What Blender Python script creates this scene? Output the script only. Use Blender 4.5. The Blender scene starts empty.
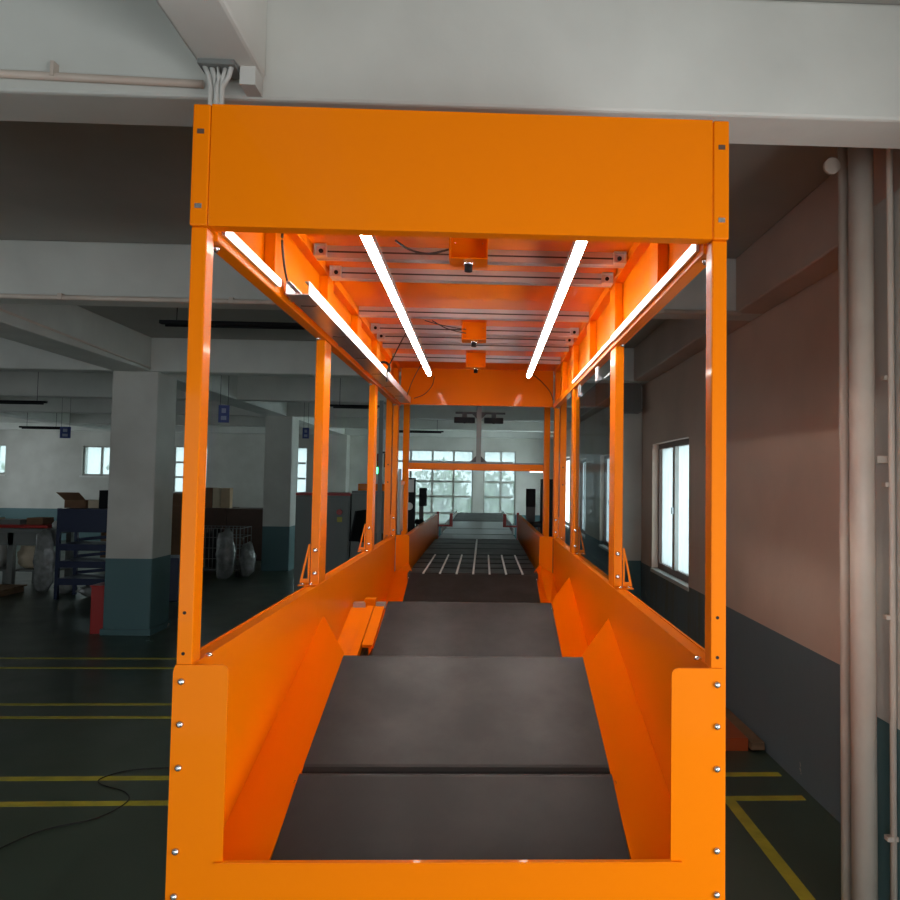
import bpy, bmesh, math, random
from mathutils import Vector, Matrix
random.seed(7)
scn = bpy.context.scene
COL = scn.collection
S = 1.35          # width of the tunnel in metres
Z0 = 1.903

def mp(x, y, z):
    return (x*S, y*S, Z0 + z*S)

# ------------------------------------------------------------------ materials
def new_mat(name):
    m = bpy.data.materials.new(name); m.use_nodes = True
    nt = m.node_tree; b = nt.nodes['Principled BSDF']
    return m, nt, b

def mat(name, col, rough=.5, metal=0., coat=0., var=0.0, vscale=3., bump=0., bscale=40., spec=.5, col2=None, stretch=None, coatr=.08):
    m, nt, b = new_mat(name)
    b.inputs['Base Color'].default_value = (*col, 1)
    b.inputs['Roughness'].default_value = rough
    b.inputs['Metallic'].default_value = metal
    b.inputs['Coat Weight'].default_value = coat
    b.inputs['Coat Roughness'].default_value = coatr
    b.inputs['Specular IOR Level'].default_value = spec
    geo = nt.nodes.new('ShaderNodeNewGeometry')
    src = geo.outputs['Position']
    if stretch:
        mpn = nt.nodes.new('ShaderNodeMapping'); mpn.inputs['Scale'].default_value = stretch
        nt.links.new(src, mpn.inputs['Vector']); src = mpn.outputs['Vector']
    if var > 0 or col2:
        n = nt.nodes.new('ShaderNodeTexNoise'); n.inputs['Scale'].default_value = vscale
        n.inputs['Detail'].default_value = 5; nt.links.new(src, n.inputs['Vector'])
        r = nt.nodes.new('ShaderNodeValToRGB')
        c2 = col2 or tuple(c*(1-var) for c in col)
        r.color_ramp.elements[0].position = .35; r.color_ramp.elements[1].position = .65
        r.color_ramp.elements[0].color = (*c2, 1); r.color_ramp.elements[1].color = (*col, 1)
        nt.links.new(n.outputs['Fac'], r.inputs['Fac']); nt.links.new(r.outputs['Color'], b.inputs['Base Color'])
    if bump > 0:
        n2 = nt.nodes.new('ShaderNodeTexNoise'); n2.inputs['Scale'].default_value = bscale; n2.inputs['Detail'].default_value = 4
        nt.links.new(src, n2.inputs['Vector'])
        bp = nt.nodes.new('ShaderNodeBump'); bp.inputs['Strength'].default_value = bump; bp.inputs['Distance'].default_value = .01
        nt.links.new(n2.outputs['Fac'], bp.inputs['Height']); nt.links.new(bp.outputs['Normal'], b.inputs['Normal'])
    return m

def emit_mat(name, col, strength):
    m, nt, b = new_mat(name)
    b.inputs['Base Color'].default_value = (*col, 1)
    b.inputs['Emission Color'].default_value = (*col, 1)
    b.inputs['Emission Strength'].default_value = strength
    return m

def wall_mat(name, dado_z, stains=False, lime=((.50, .49, .45), (.62, .615, .575)), dado=((.070, .150, .165), (.085, .180, .195))):
    """white limewash above a teal painted dado, worn and flaking a little"""
    m, nt, b = new_mat(name)
    N = nt.nodes.new; L = nt.links.new
    geo = N('ShaderNodeNewGeometry'); sep = N('ShaderNodeSeparateXYZ'); L(geo.outputs['Position'], sep.inputs[0])
    gt = N('ShaderNodeMath'); gt.operation = 'GREATER_THAN'; L(sep.outputs['Z'], gt.inputs[0]); gt.inputs[1].default_value = dado_z
    n = N('ShaderNodeTexNoise'); n.inputs['Scale'].default_value = 1.3; n.inputs['Detail'].default_value = 6; L(geo.outputs['Position'], n.inputs['Vector'])
    rw = N('ShaderNodeValToRGB'); rw.color_ramp.elements[0].color = (*lime[0], 1); rw.color_ramp.elements[1].color = (*lime[1], 1)
    rw.color_ramp.elements[0].position = .3; rw.color_ramp.elements[1].position = .6
    L(n.outputs['Fac'], rw.inputs['Fac'])
    rt = N('ShaderNodeValToRGB'); rt.color_ramp.elements[0].color = (*dado[0], 1); rt.color_ramp.elements[1].color = (*dado[1], 1)
    L(n.outputs['Fac'], rt.inputs['Fac'])
    teal = rt.outputs['Color']
    # flaking spots
    n2 = N('ShaderNodeTexNoise'); n2.inputs['Scale'].default_value = 5.5; n2.inputs['Detail'].default_value = 6; L(geo.outputs['Position'], n2.inputs['Vector'])
    th = N('ShaderNodeMath'); th.operation = 'GREATER_THAN'; th.inputs[1].default_value = .735; L(n2.outputs['Fac'], th.inputs[0])
    mf = N('ShaderNodeMix'); mf.data_type = 'RGBA'; L(th.outputs[0], mf.inputs['Factor']); L(teal, mf.inputs['A']); mf.inputs['B'].default_value = (.42, .38, .34, 1)
    teal = mf.outputs['Result']
    if stains:
        mpn = N('ShaderNodeMapping'); mpn.inputs['Scale'].default_value = (1, 5, .7); L(geo.outputs['Position'], mpn.inputs['Vector'])
        n3 = N('ShaderNodeTexNoise'); n3.inputs['Scale'].default_value = 1.6; n3.inputs['Detail'].default_value = 5; L(mpn.outputs[0], n3.inputs['Vector'])
        # runs of dirty water under the window nearest the tunnel
        a = N('ShaderNodeMath'); a.operation = 'SUBTRACT'; L(sep.outputs['Y'], a.inputs[0]); a.inputs[1].default_value = 6.0
        a2 = N('ShaderNodeMath'); a2.operation = 'ABSOLUTE'; L(a.outputs[0], a2.inputs[0])
        a3 = N('ShaderNodeMapRange'); a3.inputs['From Min'].default_value = .9; a3.inputs['From Max'].default_value = 1.7
        a3.inputs['To Min'].default_value = 1; a3.inputs['To Max'].default_value = 0; L(a2.outputs[0], a3.inputs['Value'])
        r3 = N('ShaderNodeMapRange'); r3.inputs['From Min'].default_value = .38; r3.inputs['From Max'].default_value = .6; L(n3.outputs['Fac'], r3.inputs['Value'])
        mu = N('ShaderNodeMath'); mu.operation = 'MULTIPLY'; L(a3.outputs[0], mu.inputs[0]); L(r3.outputs[0], mu.inputs[1])
        ms = N('ShaderNodeMix'); ms.data_type = 'RGBA'; L(mu.outputs[0], ms.inputs['Factor']); L(teal, ms.inputs['A']); ms.inputs['B'].default_value = (.15, .145, .12, 1)
        teal = ms.outputs['Result']
    mix = N('ShaderNodeMix'); mix.data_type = 'RGBA'; L(gt.outputs[0], mix.inputs['Factor']); L(teal, mix.inputs['A']); L(rw.outputs['Color'], mix.inputs['B'])
    L(mix.outputs['Result'], b.inputs['Base Color'])
    b.inputs['Roughness'].default_value = .55
    nb = N('ShaderNodeTexNoise'); nb.inputs['Scale'].default_value = 9; nb.inputs['Detail'].default_value = 8; L(geo.outputs['Position'], nb.inputs['Vector'])
    bp = N('ShaderNodeBump'); bp.inputs['Strength'].default_value = .25; bp.inputs['Distance'].default_value = .012
    L(nb.outputs['Fac'], bp.inputs['Height']); L(bp.outputs['Normal'], b.inputs['Normal'])
    return m

def floor_mat():
    m, nt, b = new_mat('green_epoxy_floor')
    N = nt.nodes.new; L = nt.links.new
    geo = N('ShaderNodeNewGeometry')
    n = N('ShaderNodeTexNoise'); n.inputs['Scale'].default_value = .7; n.inputs['Detail'].default_value = 8; L(geo.outputs['Position'], n.inputs['Vector'])
    r = N('ShaderNodeValToRGB'); r.color_ramp.elements[0].position = .3; r.color_ramp.elements[1].position = .7
    r.color_ramp.elements[0].color = (.044, .064, .044, 1); r.color_ramp.elements[1].color = (.060, .084, .060, 1)
    L(n.outputs['Fac'], r.inputs['Fac']); L(r.outputs['Color'], b.inputs['Base Color'])
    n2 = N('ShaderNodeTexNoise'); n2.inputs['Scale'].default_value = 2.5; n2.inputs['Detail'].default_value = 8; L(geo.outputs['Position'], n2.inputs['Vector'])
    r2 = N('ShaderNodeMapRange'); r2.inputs['To Min'].default_value = .22; r2.inputs['To Max'].default_value = .42; L(n2.outputs['Fac'], r2.inputs['Value'])
    L(r2.outputs[0], b.inputs['Roughness'])
    bp = N('ShaderNodeBump'); bp.inputs['Strength'].default_value = .08; bp.inputs['Distance'].default_value = .01
    L(n2.outputs['Fac'], bp.inputs['Height']); L(bp.outputs['Normal'], b.inputs['Normal'])
    return m

def belt_mat():
    m, nt, b = new_mat('black_rubber_belt'); b.inputs['Specular IOR Level'].default_value = .32
    N = nt.nodes.new; L = nt.links.new
    geo = N('ShaderNodeNewGeometry')
    n = N('ShaderNodeTexNoise'); n.inputs['Scale'].default_value = 4.5; n.inputs['Detail'].default_value = 7; n.inputs['Roughness'].default_value = .65
    L(geo.outputs['Position'], n.inputs['Vector'])
    r = N('ShaderNodeValToRGB'); r.color_ramp.elements[0].position = .42; r.color_ramp.elements[1].position = .74
    r.color_ramp.elements[0].color = (.0105, .0092, .0085, 1); r.color_ramp.elements[1].color = (.018, .0152, .0138, 1)
    L(n.outputs['Fac'], r.inputs['Fac']); L(r.outputs['Color'], b.inputs['Base Color'])
    r2 = N('ShaderNodeMapRange'); r2.inputs['From Min'].default_value = .35; r2.inputs['From Max'].default_value = .7
    r2.inputs['To Min'].default_value = .52; r2.inputs['To Max'].default_value = .40; L(n.outputs['Fac'], r2.inputs['Value'])
    L(r2.outputs[0], b.inputs['Roughness'])
    nb = N('ShaderNodeTexNoise'); nb.inputs['Scale'].default_value = 500; L(geo.outputs['Position'], nb.inputs['Vector'])
    bp = N('ShaderNodeBump'); bp.inputs['Strength'].default_value = .12; bp.inputs['Distance'].default_value = .002
    L(nb.outputs['Fac'], bp.inputs['Height']); L(bp.outputs['Normal'], b.inputs['Normal'])
    return m

M = {}
M['orange'] = mat('orange_powder_coat', (.80, .183, .0003), rough=.36, coat=.11, coatr=.06, spec=.05, bump=.05, bscale=260)
M['alu'] = mat('brushed_aluminium', (.62, .63, .66), rough=.33, metal=.85, var=.12, vscale=6, stretch=(1, 1, 1))
M['steel'] = mat('zinc_bolt_steel', (.72, .74, .78), rough=.25, metal=1)
M['black'] = mat('black_plastic', (.010, .010, .012), rough=.65, spec=.2)
M['cable'] = mat('black_cable', (.012, .010, .010), rough=.5)
M['belt'] = belt_mat()
M['beltgrey'] = mat('grey_belt', (.05, .05, .052), rough=.32, var=.3, vscale=3)
M['darksteel'] = mat('dark_steel', (.05, .045, .045), rough=.5, metal=.3)
M['white'] = mat('white_paint_trim', (.72, .72, .69), rough=.5, var=.1, vscale=4)
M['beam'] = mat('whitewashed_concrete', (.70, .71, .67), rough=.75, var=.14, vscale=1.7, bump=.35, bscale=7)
M['beamr_bounce'] = mat('limewash_bounce_tint', (.60, .475, .41), rough=.75, var=.14, vscale=1.7, bump=.3, bscale=8)  # beam whitewash with warm orange bounce light mixed into its colour
M['ceil'] = mat('whitewashed_ceiling', (.42, .41, .38), rough=.8, var=.15, vscale=1.2, bump=.2, bscale=10)
M['wall'] = wall_mat('limewashed_wall_with_teal_dado', .905)
M['wallr_bounce'] = wall_mat('right_wall_bounce_tint_teal_dado', .885, True, ((.62, .455, .37), (.72, .53, .43)), ((.135, .175, .200), (.160, .205, .230)))  # pinkish limewash: the tunnel's orange bounce light is painted into it
M['floor'] = floor_mat()
M['yellow'] = mat('yellow_floor_paint', (.52, .46, .035), rough=.45, var=.25, vscale=9)
M['frame'] = mat('window_frame_paint', (.42, .40, .37), rough=.5, var=.1)
M['framebrown'] = mat('brown_aluminium_sash', (.20, .13, .11), rough=.45)
M['pvc'] = mat('cream_plastic_pipe', (.70, .61, .53), rough=.38, var=.1, vscale=5, col2=(.62, .53, .46))
M['greyduct'] = mat('grey_duct_metal', (.16, .155, .15), rough=.5, metal=.2)
M['cabinet'] = mat('grey_green_cabinet_steel', (.16, .18, .17), rough=.4, var=.1, vscale=2)
M['blue'] = mat('navy_rack_paint', (.006, .016, .065), rough=.42)
M['blueplate'] = mat('pale_blue_plate', (.27, .38, .55), rough=.4)
M['red'] = mat('red_paint', (.42, .022, .018), rough=.4)
M['redorange'] = mat('red_orange_paint', (.42, .07, .012), rough=.45)
M['carton'] = mat('brown_cardboard', (.23, .12, .065), rough=.8, var=.15, vscale=8)
M['carton2'] = mat('pale_cardboard', (.50, .36, .23), rough=.8, var=.1, vscale=8)
M['cream'] = mat('cream_carton', (.72, .60, .44), rough=.8)
M['wood'] = mat('pallet_wood', (.26, .15, .08), rough=.7, var=.35, vscale=4, stretch=(1, 1, 8))
M['darkwood'] = mat('dark_brown_board', (.09, .045, .03), rough=.6, var=.2)
M['grey'] = mat('grey_paint_steel', (.20, .215, .21), rough=.45, var=.1)
M['wrap'] = mat('plastic_wrap', (.30, .31, .31), rough=.25, bump=.9, bscale=16, var=.4, vscale=9)
M['signblue'] = mat('blue_sign_plate', (.035, .06, .24), rough=.5)
M['signwhite'] = mat('sign_white_mark', (.30, .34, .50), rough=.6)
M['led'] = emit_mat('white_led_diffuser', (1, .97, .90), 42)
M['ledstrip'] = emit_mat('white_led_strip', (1, .96, .91), 2.6)
M['green_led'] = emit_mat('green_signal_lens', (.08, 1, .35), 6)
M['redlens'] = mat('red_signal_lens', (.30, .012, .01), rough=.2)
M['amberlens'] = mat('amber_signal_lens', (.40, .15, .01), rough=.25)
M['panelwhite'] = mat('milky_guard_sheet', (.55, .56, .55), rough=.15)
M['leaf'] = mat('leaf_green', (.16, .34, .09), rough=.6, var=.6, vscale=1.5)
M['bark'] = mat('tree_bark', (.10, .07, .05), rough=.9, var=.3)
M['outground'] = mat('outside_concrete', (.45, .45, .42), rough=.9, var=.2)

def glass_mat(name, tint, mixf, frost=0.):
    m = bpy.data.materials.new(name); m.use_nodes = True
    nt = m.node_tree; nt.nodes.clear(); N = nt.nodes.new; L = nt.links.new
    out = N('ShaderNodeOutputMaterial'); tr = N('ShaderNodeBsdfTransparent'); tr.inputs['Color'].default_value = (*tint, 1)
    gl = N('ShaderNodeBsdfGlossy'); gl.inputs['Roughness'].default_value = .03
    fr = N('ShaderNodeFresnel'); fr.inputs['IOR'].default_value = 1.45
    mx = N('ShaderNodeMixShader'); mr = N('ShaderNodeMath'); mr.operation = 'MULTIPLY'; mr.inputs[1].default_value = mixf
    L(fr.outputs[0], mr.inputs[0]); L(mr.outputs[0], mx.inputs[0])
    src = tr.outputs[0]
    if frost > 0:
        tl = N('ShaderNodeBsdfTranslucent'); tl.inputs['Color'].default_value = (.80, .88, .88, 1)
        tc = N('ShaderNodeNewGeometry'); mpn = N('ShaderNodeMapping'); mpn.inputs['Scale'].default_value = (1, 1, .35); L(tc.outputs['Position'], mpn.inputs['Vector'])
        n = N('ShaderNodeTexNoise'); n.inputs['Scale'].default_value = 6; n.inputs['Detail'].default_value = 7; L(mpn.outputs[0], n.inputs['Vector'])
        mrg = N('ShaderNodeMapRange'); mrg.inputs['From Min'].default_value = .3; mrg.inputs['From Max'].default_value = .7
        mrg.inputs['To Min'].default_value = frost*.75; mrg.inputs['To Max'].default_value = min(1, frost*1.2); L(n.outputs['Fac'], mrg.inputs['Value'])
        m2 = N('ShaderNodeMixShader'); L(mrg.outputs[0], m2.inputs[0]); L(tr.outputs[0], m2.inputs[1]); L(tl.outputs[0], m2.inputs[2]); src = m2.outputs[0]
    L(src, mx.inputs[1]); L(gl.outputs[0], mx.inputs[2]); L(mx.outputs[0], out.inputs['Surface'])
    return m
M['glass_far'] = glass_mat('dusty_window_glass', (.80, .88, .88), .5, .36)
M['glass_frost'] = glass_mat('frosted_window_glass', (.90, .97, .98), .5, .85)
M['tint'] = glass_mat('grey_tinted_acrylic', (.74, .77, .79), .06)

# ------------------------------------------------------------------ mesh builder
class MB:
    def __init__(self): self.bm = bmesh.new()
    def _faces(self, vs, fs, mi=0):
        v = [self.bm.verts.new(p) for p in vs]
        for f in fs:
            try:
                fc = self.bm.faces.new([v[i] for i in f]); fc.material_index = mi
            except ValueError: pass
    def box(self, x0, x1, y0, y1, z0, z1, mi=0):
        x0, x1 = min(x0, x1), max(x0, x1); y0, y1 = min(y0, y1), max(y0, y1); z0, z1 = min(z0, z1), max(z0, z1)
        vs = [(x0,y0,z0),(x1,y0,z0),(x1,y1,z0),(x0,y1,z0),(x0,y0,z1),(x1,y0,z1),(x1,y1,z1),(x0,y1,z1)]
        self._faces(vs, [(3,2,1,0),(4,5,6,7),(0,1,5,4),(1,2,6,5),(2,3,7,6),(3,0,4,7)], mi)
        return self
    def mbox(self, x0, x1, y0, y1, z0, z1, mi=0):
        a = mp(x0, y0, z0); b = mp(x1, y1, z1)
        return self.box(a[0], b[0], a[1], b[1], a[2], b[2], mi)
    def prism(self, pts, ext, mi=0):
        """planar outline (list of 3-D points) pushed along ext"""
        e = Vector(ext); n = len(pts); p = [Vector(q) for q in pts]
        vs = p + [q+e for q in p]
        fs = [tuple(range(n-1, -1, -1)), tuple(range(n, 2*n))]+[(i, (i+1) % n, n+(i+1) % n, n+i) for i in range(n)]
        self._faces(vs, fs, mi); return self
    def tube(self, path, r, seg=10, mi=0, caps=True):
        P = [Vector(p) for p in path]; rings = []
        for i, p in enumerate(P):
            t = (P[min(i+1, len(P)-1)]-P[max(i-1, 0)]).normalized()
            u = t.cross(Vector((0, 0, 1)))
            if u.length < 1e-3: u = t.cross(Vector((0, 1, 0)))
            u.normalize(); w = t.cross(u)
            rr = r[i] if isinstance(r, (list, tuple)) else r
            rings.append([self.bm.verts.new(p+u*math.cos(a)*rr+w*math.sin(a)*rr) for a in [2*math.pi*k/seg for k in range(seg)]])
        for a, b in zip(rings, rings[1:]):
            for k in range(seg):
                f = self.bm.faces.new((a[k], a[(k+1) % seg], b[(k+1) % seg], b[k])); f.material_index = mi; f.smooth = True
        if caps:
            for rg in (rings[0], rings[-1]):
                f = self.bm.faces.new(rg); f.material_index = mi
        return self
    def dome(self, c, r, axis, h=None, mi=0):
        """bolt head: rim plus low dome along axis"""
        h = h or r*.7; c = Vector(c); a = Vector(axis).normalized()
        self.tube([c, c+a*h*.35, c+a*h*.75, c+a*h], [r, r, r*.75, r*.3], seg=12, mi=mi)
        return self
    def build(self, name, material, parent=None, bevel=0., smooth=False):
        bmesh.ops.recalc_face_normals(self.bm, faces=self.bm.faces)
        me = bpy.data.meshes.new(name)
        mats = material if isinstance(material, (list, tuple)) else [material]
        root = parent
        off = Vector((0, 0, 0))
        while root is not None:
            if root.parent is None: off = Vector(root.location)
            root = root.parent
        if parent is None:
            vs = self.bm.verts
            xs = [v.co.x for v in vs]; ys = [v.co.y for v in vs]; zs = [v.co.z for v in vs]
            off = Vector(((min(xs)+max(xs))/2, (min(ys)+max(ys))/2, min(zs)))
        bmesh.ops.translate(self.bm, verts=self.bm.verts, vec=-off)
        self.bm.to_mesh(me); self.bm.free()
        for k in mats: me.materials.append(M[k])
        o = bpy.data.objects.new(name, me); COL.objects.link(o)
        if parent is None: o.location = off
        else: o.parent = parent
        if smooth:
            for p in me.polygons: p.use_smooth = True
        if bevel > 0:
            bv = o.modifiers.new('bevel', 'BEVEL'); bv.width = bevel; bv.segments = 2; bv.limit_method = 'ANGLE'
        return o

def tag(o, label, cat, group=None):
    o['label'] = label; o['category'] = cat
    if group: o['group'] = group
    return o
def thing(name, loc, label, cat, group=None):
    o = bpy.data.objects.new(name, None); COL.objects.link(o); o.location = loc; o.empty_display_size = .1
    return tag(o, label, cat, group)
def struct(o):
    o['kind'] = 'structure'; return o
def copy_tree(o, parent=None):
    c = o.copy(); COL.objects.link(c); c.parent = parent
    for ch in list(o.children): copy_tree(ch, c)
    return c

# ------------------------------------------------------------------ the building
BY = 20.0   # far wall
XR = 2.782
struct(MB().box(-14, XR+.3, -8, BY+.3, -.2, 0).build('floor', 'floor'))
struct(MB().box(-14, XR+.3, -8, BY+.3, 3.57, 3.77).build('ceiling', 'ceil'))


def wall_with_holes(name, axis, plane, thick, a0, a1, holes, material, ztop=3.57):
    """wall along axis ('x' or 'y') made of cells around rectangular openings (a0,a1,z0,z1)"""
    b = MB(); cuts = sorted({a0, a1, *[h[0] for h in holes], *[h[1] for h in holes]})
    for c0, c1 in zip(cuts, cuts[1:]):
        hs = sorted([h for h in holes if h[0] <= c0+1e-6 and h[1] >= c1-1e-6], key=lambda h: h[2])
        z = 0
        spans = []
        for h in hs: spans.append((z, h[2])); z = h[3]
        spans.append((z, ztop))
        for z0, z1 in spans:
            if z1-z0 < 1e-4: continue
            if axis == 'x': b.box(c0, c1, plane, plane+thick, z0, z1)
            else: b.box(plane, plane+thick, c0, c1, z0, z1)
    return struct(b.build(name, material))

far = [('window_1', -13.6, -13.05, 1.87, 2.73, [-13.3], []),
       ('window_2', -10.87, -9.75, 1.87, 2.73, [-10.35], []),
       ('window_3', -9.3, -7.3, .97, 2.77, [-8.78, -8.27], [1.42, 1.87, 2.30]),
       ('window_4', -5.45, -4.42, .60, 2.80, [-4.93], [1.0, 1.44, 1.88, 2.33]),
       ('window_5', -2.05, .43, .60, 2.78, [-1.41, -.77, -.145], [.93, 1.42, 1.86, 2.44]),
       ('window_6', .74, 1.69, .60, 2.78, [1.25], [.93, 1.42, 1.86, 2.44])]
wall_with_holes('wall_back', 'x', BY, .3, -14, XR+.3, [(w[1], w[2], w[3], w[4]) for w in far], 'wall')
for nm, x0, x1, z0, z1, mx, mz in far:
    w = bpy.data.objects.new(nm, None); COL.objects.link(w); w.location = ((x0+x1)/2, BY+.1, z0); struct(w)
    b = MB(); t = .035; y0, y1 = BY+.06, BY+.12
    b.box(x0, x1, y0, y1, z0, z0+t*1.4); b.box(x0, x1, y0, y1, z1-t, z1)
    b.box(x0, x0+t, y0, y1, z0+t*1.4, z1-t); b.box(x1-t, x1, y0, y1, z0+t*1.4, z1-t)
    for v in mx: b.box(v-.028, v+.028, y0+.002, y1-.002, z0+t*1.4, z1-t)
    xs = [x0+t]+mx+[x1-t]
    for v in mz:
        for a, c in zip(xs, xs[1:]): b.box(a+.03, c-.03, y0+.005, y1-.005, v-.026, v+.026)
    b.build('window_frame', 'frame', w)
    MB().box(x0+t, x1-t, y0+.025, y0+.031, z0+t, z1-t).build('window_glass', 'glass_far', w)
    MB().box(x0-.05, x1+.05, BY-.04, BY+.06, z0-.05, z0-.001).build('window_sill', 'white', w)

wall_with_holes('wall_left', 'y', -14.3, .3, -8, BY+.3, [(9.2, 12.0, .9, 2.6), (14.3, 18.8, .8, 2.9)], 'wall')
rwin = [('window_7', 5.47, 7.07, .86, 2.37), ('window_8', 9.75, 11.08, .80, 2.37), ('window_9', 12.89, 14.2, .80, 2.38), ('added_window_10', 15.7, 18.9, .80, 2.5)]  # the last window is added, mostly hidden, to brighten the far wall
wall_with_holes('wall_right', 'y', XR, .3, -8, BY, [(w[1], w[2], w[3], w[4]) for w in rwin]+[(-3.3, -.75, .6, 2.1)], 'wallr_bounce')
for nm, y0, y1, z0, z1 in rwin:
    w = bpy.data.objects.new(nm, None); COL.objects.link(w); w.location = (XR+.15, (y0+y1)/2, z0); struct(w)
    b = MB(); t = .05; xa, xb = XR+.075, XR+.145
    b.box(xa, xb, y0, y1, z0, z0+.09); b.box(xa, xb, y0, y1, z1-.06, z1)
    b.box(xa, xb, y0, y0+t, z0+.09, z1-.06); b.box(xa, xb, y1-t, y1, z0+.09, z1-.06)
    b.build('window_frame', 'framebrown', w)
    ym = (y0+y1)/2+.02
    s = MB(); s.box(xa-.015, xa+.03, ym-.05, ym+.05, z0+.09, z1-.06); s.build('sash_stile', 'white', w)
    MB().box(xa-.035, xa-.015, ym-.02, ym+.03, (z0+z1)/2-.05, (z0+z1)/2+.02).build('window_latch', 'steel', w)
    MB().box(xa+.035, xa+.041, y0+t, y1-t, z0+.09, z1-.06).build('window_glass', 'glass_frost', w)
    r = MB(); r.box(XR+.001, xa-.001, y0, y1, z0, z0+.02); r.box(XR-.012, XR-.001, y0-.02, y1+.02, z0-.02, z0+.02)
    r.build('window_sill', 'white', w)

# rear wall behind the camera with its tall windows
rear = [(-11, -7.6, .9, 2.7), (-6.4, -3.0, .9, 2.7), (-2.0, 2.5, .0, 2.5)]
wall_with_holes('wall_rear', 'x', -3.7, .3, -14, XR+.3, rear, 'wall')

# ceiling beams
def beam(x0, x1, y0, y1, z0, z1, nm='ceiling_beam', m='beam'):
    return struct(MB().box(x0, x1, y0, y1, z0, z1).build(nm, m, bevel=.012))
beam(-14, XR, .60, .82, 3.157, 3.57)
for y, t in ((3.50, .24), (7.20, .26), (10.35, .24), (13.42, .28), (16.7, .24), (19.72, .28)):
    beam(-14, XR, y, y+t, 3.157, 3.57)
lx = (-3.76, -3.30)
segs = [(-8, .60), (.82, 3.50), (3.74, 7.20), (7.46, 10.35), (10.59, 13.42), (13.70, 16.7), (16.94, 19.72)]
for a, b_ in segs:
    beam(lx[0], lx[1], a, b_, 3.157, 3.57)
    beam(-9.9, -9.45, a, b_, 3.157, 3.57)
beam(-.205, -.01, -8, .60, 3.225, 3.57)
for a, b_ in segs: beam(XR-.21, XR, a, b_, 3.157, 3.57, m='beamr_bounce')
# pillars
for px, py in ((-3.755, 7.20), (-3.735, 13.42), (-9.95, 7.2), (-9.95, 13.42)):
    p = struct(MB().box(px, px+.55, py, py+.55, 0, 3.157).build('pillar', 'wall', bevel=.015))
struct(MB().box(-3.775, -3.185, 7.18, 7.77, 0, .07).build('pillar_plinth', 'wall'))
struct(MB().box(-3.735, -3.185, 19.5, 20, 0, 3.157).build('pillar', 'wall', bevel=.015))
struct(MB().box(2.46, XR, .45, 1.40, 0, 3.157).build('pillar', 'wall', bevel=.012))
struct(MB().box(2.52, XR, 7.65, 8.15, 0, 3.57-.17).build('pillar', 'wall', bevel=.012))

# painted yellow lines (they run a shade off square to the building)
def fl(x0, x1, yc, w, slope=.020, xr=0.):
    f = lambda x: yc+(x-xr)*slope
    b = MB(); b.prism([(x0, f(x0)-w/2, .0), (x1, f(x1)-w/2, .0), (x1, f(x1)+w/2, .0), (x0, f(x0)+w/2, .0)], (0, 0, .0022))
    o = b.build('floor_marking', 'yellow'); struct(o)
for y in (6.12, 5.73, 4.54, 4.20): fl(-13.9, -.25, y-.0, .055)
for y in (3.00, 2.635): fl(-13.9, 2.72, y, .062)
struct(MB().prism([(2.215, 2.655, .0), (2.285, 2.655, .0), (2.32, -1.0, .0), (2.25, -1.0, .0)], (0, 0, .002)).build('floor_marking', 'yellow'))

# ------------------------------------------------------------------ services on the building
def conduit(name, path, r, label, cat, material='pvc', group=None, clips=()):
    t = thing(name, path[0], label, cat, group)
    MB().tube(path, r, 12).build('pipe', material, t)
    for c in clips:
        x0, x1, y0, y1, z0, z1 = c
        MB().box(*c).build('clip', material, t)
    return t

t = thing('drain_pipe', (2.318, 1.25, 0), 'thick cream plastic drain pipe standing floor to beam at the right', 'pipe')
MB().tube([(2.345, 1.25, 0), (2.345, 1.25, 3.565)], .050, 28).build('pipe', 'pvc', t)
MB().box(2.395, 2.459, 1.22, 1.28, 2.0, 2.03).build('wall_clamp', 'pvc', t)
t = thing('drain_pipe', (2.279, 1.345, 0), 'slim cream pipe tucked against the left side of the thick drain pipe', 'pipe')
MB().tube([(2.315, 1.345, 0), (2.315, 1.345, 3.565)], .021, 18).build('pipe', 'pvc', t)
MB().tube([(2.262, 1.35, 3.32), (2.262, 1.33, 3.32)], .036, 20).build('pipe_rosette', 'pvc', t)
t = thing('conduit_pipe', (2.435, 1.21, 0), 'thin cream conduit running up the pilaster right of the drain pipes', 'pipe')
MB().tube([(2.445, 1.21, 0.02), (2.445, 1.20, 1.6), (2.428, 1.17, 3.35), (2.428, 1.17, 3.565)], .0135, 14).build('pipe', 'pvc', t)
for z in (.45, 1.35, 1.9, 2.35): MB().box(2.415, 2.459, 1.195, 1.225, z, z+.018).build('clip', 'pvc', t)
MB().tube([(2.435, 1.21, 0), (2.435, 1.21, .05)], .03, 14).build('foot_collar', 'darksteel', t)

# conduits under and on beams
t = thing('conduit_pipe', (-2.5, .58, 3.19), 'pale conduit along the near beam face, left of the orange header', 'pipe')
MB().tube([(-5.5, .585, 3.235), (-2.0, .585, 3.23), (-.21, .585, 3.195)], .013, 12).build('pipe', 'pvc', t)
for x in (-1.9, -1.2, -.7): MB().box(x, x+.012, .570, .6, 3.20, 3.25).build('clip', 'pvc', t)
t = thing('cable_trunking', (-.135, .50, 2.87), 'bundle of white cables dropping from the near beam behind the header', 'cable')
for i in range(5):
    x = -.165+.016*i
    MB().tube([(x-.01*(2-i)*.6, .50+.008*(i % 2), 3.215), (x+.002, .505, 3.18), (-.135+(i-2)*.009, .50+.012*(i % 2), 3.14), (-.13+(i-2)*.009, .49, 2.823)], .008, 8).build('cable', 'white', t)
MB().box(-.19, -.075, .48, .57, 3.207, 3.223).build('bracket', 'grey', t)
tag(MB().box(-.07, -.02, .52, .598, 3.165, 3.235).build('junction_box', 'white'), 'small white junction box on the near beam beside the cable drop', 'box')
t = thing('conduit_pipe', (-3, 3.47, 3.14), 'long pale conduit along the lower edge of the second ceiling beam', 'pipe')
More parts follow.
